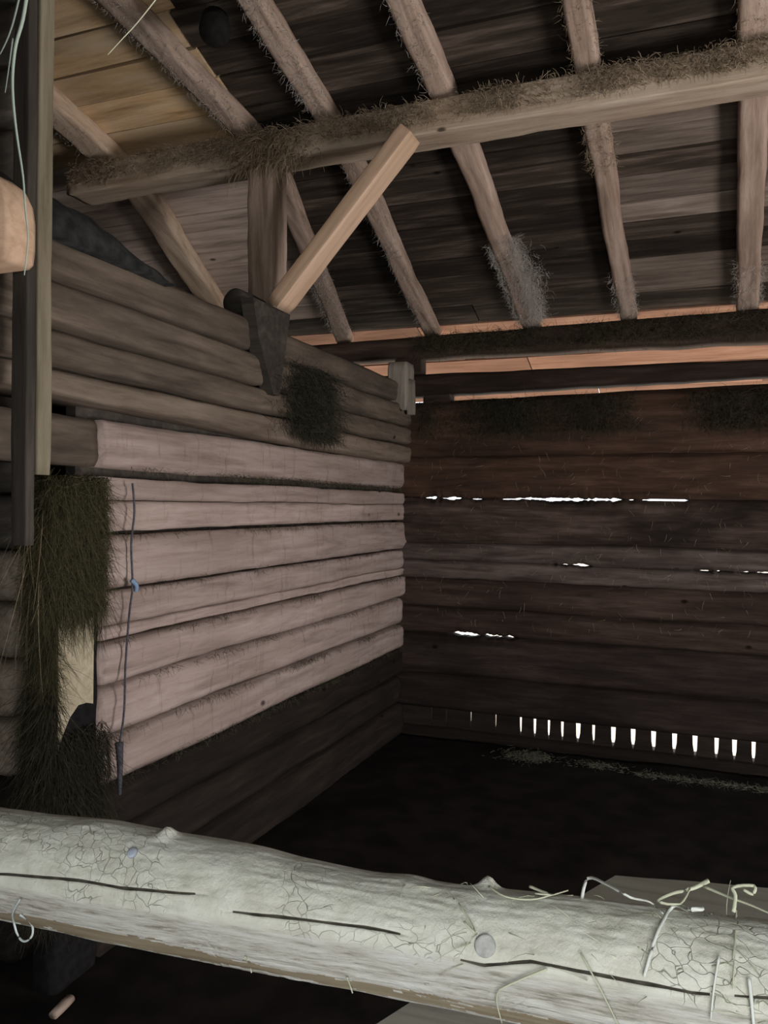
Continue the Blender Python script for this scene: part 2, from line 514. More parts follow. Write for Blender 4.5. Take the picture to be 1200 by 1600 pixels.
for i in range(len(JU) - 1):
    bot = (lambda f: lambda s: f(s) + .003)(joint(JU[i], 40 + i))
    tp = (lambda f: lambda s: f(s) - .012)(joint(JU[i + 1], 41 + i))
    if i == 0: bot = (lambda f: lambda s: f(s) + .004 + .045 * max(0, (3.6 - s) / 1.9))(joint(1.775, 40))
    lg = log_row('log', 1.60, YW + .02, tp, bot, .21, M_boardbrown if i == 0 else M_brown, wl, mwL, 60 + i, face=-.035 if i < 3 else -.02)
    lg['label'] = 'dark brown log in the upper left wall'
# chinking so that no light leaks through the courses
V = [(XL - .13, 2.08, 0), (XL - .09, 2.08, 0), (XL - .09, YW, 0), (XL - .13, YW, 0)]
V += [(a, b, 2.27) for a, b, c in V]
BOXF = [(3, 2, 1, 0), (4, 5, 6, 7), (0, 1, 5, 4), (1, 2, 6, 5), (2, 3, 7, 6), (3, 0, 4, 7)]
link('chinking', V, BOXF, M_dark, wl, smooth=False)

# --- back wall: courses run along +X; front faces -Y
mwB = Matrix.Translation((0, YW, 0))
wb = empty('wall_back', (0, YW + .1, 0)); wb['kind'] = 'structure'


def slit(s, x0, x1, hgt, seed, rag=1.0):
    if s < x0 or s > x1: return -.02
    e = min(1, (s - x0) / .05, (x1 - s) / .05)
    v = .10 + 1.0 * n1(s * 15, seed * 3.1) + 1.1 * n1(s * 47, seed)
    return (hgt * min(1.15, max(-.9, .55 + v * rag))) * e


def gaps_a(s): return max(slit(s, -1.70, -1.42, .023, 1), slit(s, -1.38, -1.28, .014, 2), slit(s, -1.18, -.42, .025, 3, .75), slit(s, -.40, -.02, .010, 4, 1.6))
def gaps_b(s): return max(slit(s, -.84, -.60, .018, 5, .7), slit(s, -.02, .42, .012, 6, .9), slit(s, .5, 1.5, .012, 7))
def gaps_c(s): return max(slit(s, -1.50, -1.28, .05, 8, .25), slit(s, -1.30, -1.05, .026, 9, .9))
def none(s): return -.02


JB = [(.16, none), (.40, none), (.67, gaps_c), (.84, none), (1.026, none), (1.145, gaps_b), (1.267, none), (1.55, gaps_a), (1.825, none), (2.185, None)]
for i in range(len(JB) - 1):
    zb, gb = JB[i]; zt, gt = JB[i + 1]
    fb = joint(zb, 80 + i, .011); ft = joint(zt, 81 + i, .011)
    if i == 0: bot = lambda s: .172
    else: bot = (lambda f, g: lambda s: f(s) + (g(s) * .5 if g(s) > 0 else -.004))(fb, gb)
    if gt is None: tp = lambda s: 2.185 + .030 * (s + 1.48) / 1.83 + .004 * n1(s * 4, 3)
    else: tp = (lambda f, g: lambda s: f(s) - (g(s) * .5 if g(s) > 0 else -.004))(ft, gt)
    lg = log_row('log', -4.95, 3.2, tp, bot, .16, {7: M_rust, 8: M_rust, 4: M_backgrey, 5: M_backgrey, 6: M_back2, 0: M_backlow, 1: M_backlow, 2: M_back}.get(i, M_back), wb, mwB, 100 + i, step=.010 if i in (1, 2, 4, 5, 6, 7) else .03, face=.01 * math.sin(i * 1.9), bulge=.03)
    if i in (7, 8): lg['label'] = 'rust-brown log in the upper back wall'
# sill log under the row of slits
log_row('sill_log', -4.95, 3.2, lambda s: .052 + .010 * n1(s * 3, 4), lambda s: -.06, .16, M_nearblack, wb, mwB, 130, step=.05)
# short upright slats with daylight between them
px_s = [674, 697, 735, 774, 813, 835, 857, 878, 903, 927, 958, 989, 1021, 1054, 1086, 1120, 1148, 1178, 1213, 1247]
wpx = [1.5, 1.5, 2, 2, 4, 5, 4.5, 5, 8, 5, 8, 8, 8, 8, 8, 7, 8, 7, 7, 7]
edges = []
for p, q in zip(px_s, wpx):
    a = on(p - q / 2, 1150, 1, YW + .05)[0]; b = on(p + q / 2, 1150, 1, YW + .05)[0]
    edges.append((a, b))
prev = -4.9
for i, (a, b) in enumerate(edges + [(3.15, 3.2)]):
    z1 = .19; z0 = .02
    wd2 = (b - a) * .36 if i < len(edges) else 0
    pw = .0 if i == 0 else (edges[i - 1][1] - edges[i - 1][0]) * .36
    za = .055 + .012 * math.sin(i * 3.7); zt_ = z1
    V = []
    for yy in (YW + .05, YW + .075):          # upright, widening to its foot on both sides
        V += [(prev - pw, yy, z0), (a + wd2, yy, z0), (a + wd2, yy, za), (a + wd2 * .25, yy, za + .045), (a, yy, z1), (prev, yy, z1), (prev - pw * .25, yy, za + .045), (prev - pw, yy, za)]
    SF = [tuple(range(8)), tuple(range(15, 7, -1))] + [(q + 8, (q + 1) % 8 + 8, (q + 1) % 8, q) for q in range(8)]
    link('slat', V, SF, M_nearblack, wb, smooth=False)
    prev = b
# top course, plate
log_row('log', -4.95, 3.2, lambda s: 2.350 - .006 * s + .006 * n1(s * 3, 8), lambda s: 2.225 + .030 * (s + 1.48) / 1.83 + .007 * n1(s * 5, 9), .16, M_back, wb, mwB, 131, face=.0)
pl = log_row('plate_log', -4.95, 3.2, lambda s: 2.612 + .012 * (s + 1) + .006 * n1(s * 3, 11), lambda s: 2.455 - .008 * s + .008 * n1(s * 4, 12), .18, M_back, wb, mwB, 132, face=-.02)
# the packing blocks that hold the top courses apart, behind the corner
for xs in ((-1.60, -1.80), (-3.4, -3.4), (1.6, 1.6)):
    for xx, z0, z1 in ((xs[0], 2.17, 2.245), (xs[1], 2.34, 2.47)):
        V = [(xx - .09, YW + .03, z0), (xx + .09, YW + .03, z0), (xx + .09, YW + .14, z0), (xx - .09, YW + .14, z0)]
        V += [(a, b, z1) for a, b, c in V]
        link('spacer', V, BOXF, M_back, wb, smooth=False)


def box_struct(name, x0, x1, y0, y1, z0, z1, mat):
    V = [(x0, y0, z0), (x1, y0, z0), (x1, y1, z0), (x0, y1, z0)]
    V += [(a, b, z1) for a, b, c in V]
    return V


# --- walls out of the picture that close the barn: right wall and front wall with their doorways, far left wall
def multi_box(name, boxes, mat):
    V = []; F = []
    for bx in boxes:
        b = len(V); V += box_struct('', *bx, None)
        F += [tuple(b + i for i in f) for f in BOXF]
    o = link(name, V, F, mat, smooth=False); o['kind'] = 'structure'
    return o


multi_box('wall_right', [(3.1, 3.25, -2.0, .55, -.1, 4.7), (3.1, 3.25, 2.45, YW + .2, -.1, 4.7), (3.1, 3.25, .55, 2.45, 2.0, 4.7)], M_brown)
multi_box('wall_front', [(-5.0, -.3, -1.25, -1.1, -.1, 5.0), (1.5, 3.25, -1.25, -1.1, -.1, 5.0), (-.3, 1.5, -1.25, -1.1, 2.3, 5.0)], M_brown)
multi_box('wall_far_left', [(-5.05, -4.9, -2.0, YW + .2, -.1, 4.7)], M_brown)

# --- cross wall on the left: log ends beside the hay-covered post
mwC = Matrix.Translation((0, 1.96, 0))
wc = empty('wall_cross', (-3.4, 1.95, 0)); wc['kind'] = 'structure'
JC = [0, .20, .40, .60, .795, .985, 1.17, 1.34, 1.52, 1.70, 1.90, 2.10, 2.30, 2.5, 2.7, 2.9, 3.1, 3.3, 3.48]
for i in range(len(JC) - 1):
    rr = random.Random(i)
    end = -2.015 + rr.uniform(-.02, .012)
    s0 = -4.9; ns = 40; V = []; F = []; n = 20
    L = end - s0; c = (JC[i] + JC[i + 1]) / 2; h = (JC[i + 1] - JC[i]) / 2 - .004
    for q in range(ns + 1):
        t = q / ns; s = s0 + L * (1 - (1 - t) ** 2)
        e = min(1, (end - s) / .045)
        k_ = .62 + .38 * math.sqrt(max(0, 1 - (1 - e) ** 2))
        for a in range(n):
            an = 2 * math.pi * a / n
            cy, cz = math.cos(an), math.sin(an)
            cy = math.copysign(abs(cy) ** .6, cy); cz = math.copysign(abs(cz) ** .6, cz)
            d = 1 + .07 * n1(s * 3, cy * 2 + i * 9, cz * 2)
            V.append((s, .07 + .085 * cy * k_ * d, c + h * cz * k_ * d))
    for q in range(ns):
        for a in range(n):
            b0 = q * n + a; b1 = q * n + (a + 1) % n
            F.append((b0, b1, b1 + n, b0 + n))
    F.append(tuple(ns * n + a for a in range(n))); F.append(tuple(range(n - 1, -1, -1)))
    link('log', V, F, M_nearblack if JC[i] < .5 else M_end if JC[i] < 1.3 else M_dark, wc, mwC)  # low shade and the light above it are put into these log tones

# ------------------------------------------------------------------ roof timbers
PURZ = 3.12; PURY = 3.28
pur = timber('roof_purlin', (-2.98, PURY, 3.108), (3.08, PURY, 3.140), .16, .135, M_purlin, bev=.007, rough=.006, seed=4, step=.03)
props(pur, 'long horizontal roof beam crossing under all the rafters, fringed with old hay', 'beam')


def on_roof(px, py, off=0.0):
    d = ray(px, py)
    # z = ZE + SL*(YW - y) + off
    t = (ZE + SL * YW + off - CAM[2]) / (d[2] + SL * d[1])
    return CAM + d * t


RAFT = [
    ((1168, 490), (1177, 175), (1180, 8), .115, 'rightmost rafter, nearly upright at the right edge, dusty and pale'),
    ((980, 492), (932, 205), (898, 8), .095, 'second rafter from the right, with a straw knot under the beam'),
    ((822, 495), (727, 245), (618, -8), .105, 'rafter at mid roof with a thick grey cobweb beard at its foot'),
    ((668, 515), (553, 268), (392, 8), .095, 'slim rafter passing behind the upper end of the pale brace'),
    ((532, 524), (418, 250), (205, 38), .105, 'rafter crossing behind the brace foot, its upper part grey with dust'),
    ((420, 545), (205, 290), (78, 182), .155, 'leftmost rafter, running down to the log end on the left wall'),
]
RPTS = []
for i, (a, b, c, wd, lab) in enumerate(RAFT):
    Pa = on_roof(*a); Pb = on_roof(*b); Pc = on_roof(*c)
    d0 = (Pa - Pb).normalized(); Pa2 = Pb + d0 * ((YW + .16 - Pb.y) / d0.y)
    d1 = (Pc - Pb).normalized(); Pc2 = Pc + d1 * (1.0)
    if i == 5: Pa2 = Vector((-3.15, YW + .16, roof_z(YW + .16)))
    P0, P1 = Pc2, Pa2
    ax = (P1 - P0).normalized()
    # bow of the pole so that it passes the purlin where the photograph shows it
    tb = (Pb - P0).dot(ax) / (P1 - P0).length
    offv = Pb - (P0 + (P1 - P0) * tb)
    nrm = Vector((0, SL, 1)).normalized()
    yl = nrm.cross(ax).normalized()
    oy = offv.dot(yl)

    def bend(t, tb=tb, oy=oy):
        return (oy * (t / tb if t < tb else (1 - t) / (1 - tb)), 0)
    sh = nrm * (RD / 2)
    r = timber('rafter', P0 + sh, P1 + sh, wd, RD, M_raft if i < 5 else M_tan, upv=nrm, rough=.007, bev=.02, seed=10 + i, bend=bend, step=.03)
    props(r, lab, 'rafter', 'roof rafters')
    RPTS.append((P0, Pb, P1, wd))

# post on the wall top with its tail lapped over the inner face
post = empty('roof_post', (-1.87, 3.28, 2.30))
props(post, 'short upright post on the left wall top carrying the long roof beam', 'post')
timber('upright', (-1.87, 3.29, 2.29), (-1.875, 3.29, 3.06), .13, .155, M_raft, post, upv=(0, 1, 0), rough=.006, bev=.015, seed=31)
V = []; F = []
prof_t = [(2.62, 2.97, 3.27), (2.50, 2.93, 3.27), (2.36, 2.93, 3.26), (2.2, 2.98, 3.22), (2.08, 3.05, 3.19), (1.98, 3.11, 3.165)]
for (z, ya, yb) in prof_t:
    for (x, yq) in ((-1.795, ya), (-1.735, ya), (-1.735, yb), (-1.795, yb)):
        V.append((x + .004 * n1(z * 9, yq), yq, z))
for i in range(len(prof_t) - 1):
    for q in range(4):
        a = i * 4 + q; b = i * 4 + (q + 1) % 4
        F.append((a, a + 4, b + 4, b))
F.append((0, 1, 2, 3)); e = (len(prof_t) - 1) * 4; F.append((e + 3, e + 2, e + 1, e))
o = link('tail_board', V[8:], [tuple(i - 8 for i in f) for f in F if min(f) >= 8] + [(0, 1, 2, 3)], M_dark, post, smooth=False)
o['label'] = 'dark tapering tail of the post lapped over the wall'

br = timber('diagonal_brace', (-1.725, 3.13, 2.365), (-1.122, 3.13, 3.03), .066, .125, M_brace, upv=(0, 1, 0), rough=.0015, bev=.005, seed=6)
props(br, 'clean pale diagonal brace rising from the post to the roof beam', 'brace')

# round log end resting on the wall beside the post
V = []; F = []; n = 22
p0 = Vector((-1.885, 3.02, 2.375)); rings = [(0, .0), (0, .018), (.0, .052), (.01, .06), (.1, .062), (.2, .060), (.30, .056)]
for (s, rr) in rings:
    for a in range(n):
        an = 2 * math.pi * a / n
        q = rr * (1 + .06 * n1(math.cos(an) * 2, math.sin(an) * 2, s * 3))
        V.append(p0 + Vector((q * math.cos(an), s, q * math.sin(an))))
for i in range(len(rings) - 1):
    for a in range(n):
        F.append((i * n + a, i * n + (a + 1) % n, (i + 1) * n + (a + 1) % n, (i + 1) * n + a))
F.append(tuple((len(rings) - 1) * n + a for a in range(n)))
o = link('round_pole', V, F, M_dark)
props(o, 'round dark pole lying on the left wall top, its end facing out beside the post', 'pole')

# squared block at the back left corner
cb = empty('corner_block', (-1.79, 4.86, 2.07))
props(cb, 'squared grey block standing on the logs in the back left corner', 'block')
timber('block', (-1.79, 4.87, 2.11), (-1.79, 4.87, 2.41), .13, .16, M_grey, cb, upv=(0, 1, 0), rough=.005, bev=.012, seed=51)
timber('wedge', (-1.715, 4.87, 2.08), (-1.715, 4.86, 2.30), .05, .05, M_grey, cb, upv=(0, 1, 0), rough=.004, bev=.008, seed=52)

# ------------------------------------------------------------------ left foreground timbers
ht = empty('hanging_timber', (-1.63, 1.65, 1.38))
props(ht, 'square timber hanging from the roof at the left edge, stepped at its lower end', 'post')
timber('front_board', (-1.634, 1.61, 1.385), (-1.634, 1.61, roof_z(1.61) + .09), .054, .03, M_dark, ht, upv=(0, 1, 0), rough=.002, bev=.005, seed=61)  # dark tone stands in for the unlit front face of the timber
o = timber('back_board', (-1.628, 1.655, 1.57), (-1.628, 1.655, roof_z(1.655) + .09), .046, .050, M_olive, ht, upv=(0, 1, 0), rough=.002, bev=.006, seed=62)  # lighter olive tone carries the side light on this face

# broad rail nailed to it, rounded at the top corner
V = []; F = []
out = [(-2.9, 2.08), (-1.592, 2.085), (-1.578, 2.095), (-1.572, 2.13), (-1.572, 2.20), (-1.580, 2.245), (-1.602, 2.285), (-1.64, 2.312), (-1.70, 2.326), (-2.9, 2.33)]
for yy in (1.49, 1.50, 1.575, 1.59):
    sc = .99 if yy in (1.49, 1.59) else 1.0
    for (x, z) in out:
        V.append((-2.2 + (x + 2.2) * sc, yy, 2.2 + (z - 2.2) * (.96 if sc < 1 else 1)))
n = len(out)
for i in range(3):
    for q in range(n):
        F.append((i * n + q, i * n + (q + 1) % n, (i + 1) * n + (q + 1) % n, (i + 1) * n + q))
F.append(tuple(range(n - 1, -1, -1))); F.append(tuple(3 * n + q for q in range(n)))
o = link('wooden_rail', V, F, M_brace)
props(o, 'pale round-cornered board end fixed across the hanging timber at the left edge', 'board')

# hay-covered post at the near end of the left wall
gp = empty('gate_post', (-1.84, 1.995, 0))
props(gp, 'thick post at the near end of the left wall, half hidden by hanging hay', 'post')
timber('post_shaft', (-1.84, 1.995, -.02), (-1.84, 1.995, 1.52), .10, .19, M_black, gp, upv=(0, 1, 0), rough=.006, bev=.02, seed=71)  # shaft coloured black to stand in for the shade under the rail
V = []; F = []
for (y_, zt_, zb_) in ((1.894, 1.15, .742), (1.915, 1.19, .79), (1.945, 1.20, .84), (1.98, 1.21, .87), (2.015, 1.19, .87), (2.045, 1.15, .86)):
    for x_ in (-1.80, -1.778):
        V += [(x_ + .004 * n1(y_ * 20, zt_), y_, zb_), (x_ + .004 * n1(y_ * 17, 3), y_, zt_)]
nn = len(V) // 4
for i in range(nn - 1):
    q = i * 4; r_ = q + 4
    F += [(q + 2, r_ + 2, r_ + 3, q + 3), (q, q + 1, r_ + 1, r_), (q + 1, q + 3, r_ + 3, r_ + 1), (q, r_, r_ + 2, q + 2)]
F += [(0, 2, 3, 1), (4 * nn - 4, 4 * nn - 3, 4 * nn - 1, 4 * nn - 2)]
M_bare = wood('bare_yellowish_wood', (.30, .26, .17), (.42, .37, .27), (.50, .46, .36), grain=12, bump=.3, blotch=.3, blotch_col=(.25, .20, .12), knots=False)
link('bare_patch', V, F, M_bare, gp, smooth=False)['label'] = 'bare pale yellowish wood where the hay has come away'

# ------------------------------------------------------------------ front rail
RY = on(0, 1347, 1, 1.0)                      # direction only
P0 = CAM + ray(0, 1346) * (1.22 / FPX); P1 = CAM + ray(1200, 1540) * (.84 / FPX)
ax = (P1 - P0).normalized()
L0 = (P1 - P0).length
P0e = P0 - ax * 1.6; P1e = P1 + ax * 1.6
mwR = frame(P0e, P1e)
LR = (P1e - P0e).length
ru = Vector((mwR[0][2], mwR[1][2], mwR[2][2]))
ns = 760; V = []; F = []; CK = []
n = 200
inv = mwR.inverted()


def sink(s):
    """the log thins from the middle on: its axis drops and its radius shrinks by this much"""
    f = (s - 1.6) / L0
    t = max(0, min(1, (f - .14) / .48)); t = t * t * (3 - 2 * t)
    u = max(0, min(1, (f - .68) / .15))
    return .0115 * t - .0015 * u


def rail_r(s):
    f = (s - 1.6) / L0
    return .0755 + .004 * n1(s * 1.7, 3) + .004 * max(-1, min(2, f)) - sink(s)


def local_hit(px, py):
    """where a sight line meets the rail's near face: along, across and up from its axis"""
    o_ = inv @ CAM; d = (inv.to_3x3() @ ray(px, py)).normalized()
    dz, rr = 0.0, .075
    for _ in range(4):
        oz = o_.z + dz
        a = d.y ** 2 + d.z ** 2; b = 2 * (o_.y * d.y + oz * d.z); c = o_.y ** 2 + oz ** 2 - rr ** 2
        t = (-b - math.sqrt(max(0, b * b - 4 * a * c))) / (2 * a)
        p = o_ + d * t
        dz, rr = sink(p.x), rail_r(p.x)
    return Vector((p.x, p.y, p.z + dz))


SEGS = [[(-40, 1364), (60, 1369), (120, 1376), (190, 1387), (265, 1394), (325, 1398)], [(345, 1424), (430, 1431), (500, 1440), (565, 1448), (640, 1463)],
        [(700, 1495), (755, 1509), (830, 1502), (900, 1517), (985, 1533), (1080, 1551), (1200, 1559), (1290, 1570)]]
guide = []; spans = []
for seg in SEGS:
    pts = [local_hit(*p) for p in seg]
    g = [(p.x, math.atan2(p.z, -p.y)) for p in pts]
    spans.append((g[0][0], g[-1][0])); guide += g


def guide_at(s):
    if s <= guide[0][0]: return guide[0][1]
    for (s0, a0), (s1, a1) in zip(guide, guide[1:]):
        if s <= s1: return a0 + (a1 - a0) * (s - s0) / max(1e-6, s1 - s0)
    return guide[-1][1]


def crack_w(s):
    for (s0, s1) in spans:
        if s0 <= s <= s1:
            e = min(1, (s - s0) / .05, (s1 - s) / .05)
            return max(0, e * (.62 + .9 * n1(s * 9, 77) + .3 * n1(s * 40, 7)))
    return 0.0


bumps = [(local_hit(262, 1306), .011, .013), (local_hit(762, 1386), .013, .012), (local_hit(640, 1372), .004, .03), (local_hit(150, 1290), .003, .05), (local_hit(395, 1320), .004, .08)]


for i in range(ns + 1):
    s = LR * i / ns
    f = (s - 1.6) / L0
    R_ = rail_r(s); dzs = sink(s)
    ew = crack_w(s); g0 = guide_at(s) + .02 * n1(s * 14, 50)
    for k in range(n):
        kk = k if k <= n // 2 else k - n
        a = g0 + 2 * math.pi * kk / n          # 0 = towards the viewer's side (-y), pi/2 = up
        if abs(kk) == 1: a = g0 + math.copysign(.012 + .022 * min(1, ew), kk)
        cy, cz = -math.cos(a), math.sin(a)
        ang = math.atan2(math.sin(a), math.cos(a))
        r_ = R_ * (1 + .03 * n1(s * 3, cy * 1.2, cz * 1.2) + .016 * n1(s * 14, cy * 5, cz * 5))
        # sawn underside: cut flat a little below the middle
        zz = cz * r_
        yy = cy * r_
        low = -.062 + .004 * n1(s * 6, 7)
        if zz < low: zz = low + (zz - low) * .12
        # flaky long fibres in the lower half of the face
        if -.9 < ang < -.02:
            fl = .0030 * n1(s * 5, ang * 26, 3) + .0020 * n1(s * 13, ang * 55)
            yy -= fl * 1.0
        elif ang > 0:
            fl = .0009 * n1(s * 30, ang * 12, 5); yy -= fl; zz += fl
        inside = 1 if (kk == 0 and ew > .15) else 0
        if kk == 0:
            q = .016 * min(1, ew)
            yy += math.cos(a) * q; zz -= math.sin(a) * q
        elif -7 <= kk <= -1 and ew > .2:          # the lower lip stands back a little
            q = .0022 * (1 + kk / 8) * min(1, ew)
            yy += math.cos(a) * q; zz -= math.sin(a) * q
        for (bp_, hb, wb_) in bumps:
            ba = math.atan2(bp_.z, -bp_.y)
            dd = ((s - bp_.x) ** 2 + ((ang - ba) * R_) ** 2) / wb_ ** 2
            if dd < 6:
                q = hb * math.exp(-dd * 1.2)
                yy += cy * q; zz += cz * q
        lim = R_ * (.984 + .014 * n1(s * 5, 61) + .010 * n1(s * 19, 33))
        pd = -.80 * yy - .60 * zz
        if pd > lim:
            inside = max(inside, 2)
            yy += .80 * (pd - lim) * .93; zz += .60 * (pd - lim) * .93
        V.append((s, yy, zz - dzs)); CK.append(inside)
for i in range(ns):
    for k in range(n):
        a = i * n + k; b = i * n + (k + 1) % n
        F.append((a, b, b + n, a + n))
F.append(tuple(range(n - 1, -1, -1))); F.append(tuple(ns * n + k for k in range(n)))

# dusty bark with fine cracks above, fibrous grey wood below
m, nt, b = new_mat('dusty_rail_bark')
Lk = nt.links.new
tc = N(nt, 'ShaderNodeTexCoord')
sp = N(nt, 'ShaderNodeSeparateXYZ'); Lk(tc.outputs['Object'], sp.inputs[0])
nz = N(nt, 'ShaderNodeTexNoise'); nz.inputs['Scale'].default_value = 22; nz.inputs['Detail'].default_value = 8; nz.inputs['Roughness'].default_value = .65
Lk(tc.outputs['Object'], nz.inputs['Vector'])
nw = N(nt, 'ShaderNodeTexNoise'); nw.inputs['Scale'].default_value = 14; nw.inputs['Detail'].default_value = 3
Lk(tc.outputs['Object'], nw.inputs['Vector'])
wv = N(nt, 'ShaderNodeVectorMath', operation='MULTIPLY_ADD')
wv.inputs[1].default_value = (.09, .06, .06)
Lk(nw.outputs['Color'], wv.inputs[0]); Lk(tc.outputs['Object'], wv.inputs[2])
vo = N(nt, 'ShaderNodeTexVoronoi', feature='DISTANCE_TO_EDGE'); vo.inputs['Scale'].default_value = 60
mpv = N(nt, 'ShaderNodeMapping'); mpv.inputs['Scale'].default_value = (.75, 1.1, 1.1)
Lk(wv.outputs[0], mpv.inputs['Vector']); Lk(mpv.outputs[0], vo.inputs['Vector'])
rc = ramp(nt, [(.0, (1, 1, 1)), (.022, (0, 0, 0))]); Lk(vo.outputs['Distance'], rc.inputs[0])
nm = N(nt, 'ShaderNodeTexNoise'); nm.inputs['Scale'].default_value = 7; Lk(tc.outputs['Object'], nm.inputs['Vector'])
rm = ramp(nt, [(.51, (0, 0, 0)), (.60, (1, 1, 1))]); Lk(nm.outputs['Fac'], rm.inputs[0])
up_m = N(nt, 'ShaderNodeMapRange'); up_m.inputs[1].default_value = .0; up_m.inputs[2].default_value = .012
Lk(sp.outputs['Z'], up_m.inputs[0])
cm = N(nt, 'ShaderNodeMath', operation='MULTIPLY'); Lk(rc.outputs[0], cm.inputs[0]); Lk(rm.outputs[0], cm.inputs[1])
cm2 = N(nt, 'ShaderNodeMath', operation='MULTIPLY'); Lk(cm.outputs[0], cm2.inputs[0]); Lk(up_m.outputs[0], cm2.inputs[1])
rcol = ramp(nt, [(.3, (.56, .55, .46)), (.5, (.71, .70, .61)), (.72, (.79, .79, .72))]); Lk(nz.outputs['Fac'], rcol.inputs[0])
mpf = N(nt, 'ShaderNodeMapping'); mpf.inputs['Scale'].default_value = (7, 95, 95); Lk(tc.outputs['Object'], mpf.inputs['Vector'])
nf = N(nt, 'ShaderNodeTexNoise'); nf.inputs['Scale'].default_value = 1.6; nf.inputs['Detail'].default_value = 6; nf.inputs['Roughness'].default_value = .7
Lk(mpf.outputs[0], nf.inputs['Vector'])
rf = ramp(nt, [(.34, (.33, .30, .25)), (.45, (.60, .57, .51)), (.56, (.72, .70, .65)), (.7, (.82, .82, .79))]); Lk(nf.outputs['Fac'], rf.inputs[0])
mf = N(nt, 'ShaderNodeMix', data_type='RGBA'); Lk(up_m.outputs[0], mf.inputs[0]); Lk(rf.outputs[0], mf.inputs[6]); Lk(rcol.outputs[0], mf.inputs[7])
mcz = N(nt, 'ShaderNodeMix', data_type='RGBA')
cm3 = N(nt, 'ShaderNodeMath', operation='MULTIPLY'); cm3.inputs[1].default_value = .28; Lk(cm2.outputs[0], cm3.inputs[0])
Lk(cm3.outputs[0], mcz.inputs[0]); Lk(mf.outputs[2], mcz.inputs[6]); mcz.inputs[7].default_value = (.20, .19, .16, 1)
# brown bare wood on the underside
ud = N(nt, 'ShaderNodeMapRange'); ud.inputs[1].default_value = .2; ud.inputs[2].default_value = .3
dt = N(nt, 'ShaderNodeVectorMath', operation='DOT_PRODUCT'); dt.inputs[1].default_value = (0, -.80, -.60)
Lk(tc.outputs['Object'], dt.inputs[0])
ndv = N(nt, 'ShaderNodeMath', operation='MULTIPLY_ADD'); ndv.inputs[1].default_value = .010; Lk(nf.outputs['Fac'], ndv.inputs[0]); ndv.inputs[2].default_value = -.005
nd2 = N(nt, 'ShaderNodeMath', operation='ADD'); Lk(ndv.outputs[0], nd2.inputs[0]); Lk(dt.outputs['Value'], nd2.inputs[1])
Lk(nd2.outputs[0], ud.inputs[0])
mu = N(nt, 'ShaderNodeMix', data_type='RGBA'); Lk(ud.outputs[0], mu.inputs[0]); Lk(mcz.outputs[2], mu.inputs[6]); mu.inputs[7].default_value = (.33, .26, .18, 1)
Lk(mu.outputs[2], b.inputs['Base Color'])
hsum = N(nt, 'ShaderNodeMath', operation='MULTIPLY_ADD'); hsum.inputs[1].default_value = -.3; Lk(cm2.outputs[0], hsum.inputs[0])
hmix = N(nt, 'ShaderNodeMix', data_type='FLOAT'); Lk(up_m.outputs[0], hmix.inputs[0]); Lk(nf.outputs['Fac'], hmix.inputs[2]); Lk(nz.outputs['Fac'], hmix.inputs[3])
Lk(hmix.outputs[0], hsum.inputs[2])
bp = N(nt, 'ShaderNodeBump'); bp.inputs['Strength'].default_value = .8; bp.inputs['Distance'].default_value = .008
Lk(hsum.outputs[0], bp.inputs['Height']); Lk(bp.outputs[0], b.inputs['Normal'])
M_rail = m

rl = empty('front_rail', P0e)
props(rl, 'pale dusty debarked log rail crossing the foreground, cracked along its length', 'rail')
M_under = wood('bare_brown_underside', (.20, .155, .10), (.34, .275, .19), (.46, .39, .29), grain=12, bump=.3, blotch=.3, rnd=.02, knots=False)
M_crack = plain('dark_crack_wood', (.05, .045, .035), (.13, .115, .09), 60)
link('rail_log', V, F, [M_rail, M_crack, M_under], rl, mwR, midx=[(0 if len(f_) != 4 else 2 if sum(CK[q] == 2 for q in f_) >= 3 else 1 if sum(CK[q] == 1 for q in f_) >= 2 else 0) for f_ in F])


def disc(name, centre, normal, r, t, mat, parent):
    V = []; F = []; nn = 18
    zx = Vector(normal).normalized(); a = zx.orthogonal().normalized(); c = zx.cross(a)
    for (rr, hh) in ((r, -t), (r, t * .6), (r * .8, t), (0.001, t * 1.15)):
        for q in range(nn):
            an = 2 * math.pi * q / nn
            V.append(Vector(centre) + zx * hh + a * (rr * math.cos(an)) + c * (rr * math.sin(an)))
    for i in range(3):
        for q in range(nn):
            F.append((i * nn + q, i * nn + (q + 1) % nn, (i + 1) * nn + (q + 1) % nn, (i + 1) * nn + q))
    F.append(tuple(range(nn - 1, -1, -1))); F.append(tuple(3 * nn + q for q in range(nn)))
    return link(name, V, F, mat, parent)


def rail_pt(px, py, lift=0.0):
    p = local_hit(px, py)
    nrm = Vector((0, p.y, p.z)).normalized()
    rr = rail_r(p.x) + .0012
    p = Vector((p.x, nrm.y * (rr + lift), nrm.z * (rr + lift) - sink(p.x)))
    return mwR @ p, (mwR.to_3x3() @ nrm).normalized()


p, nr = rail_pt(207, 1333); disc('nail_head', p, nr, .0072, .0025, M_nail, rl)['label'] = 'round bluish nail head in the rail'
p, nr = rail_pt(758, 1478, -.0004); disc('wood_knot', p, nr, .012, .0012, M_knot, rl)['label'] = 'grey round knot in the rail'
# uprights that carry the rail, out of the frame on both sides
for q in (.25, LR - .25):
    c = mwR @ Vector((q, .15, 0))
    o = timber('support_post', (c.x, c.y, -.02), (c.x, c.y, c.z + .12), .14, .14, M_grey, rl, upv=(0, 1, 0), rough=.004, seed=q)

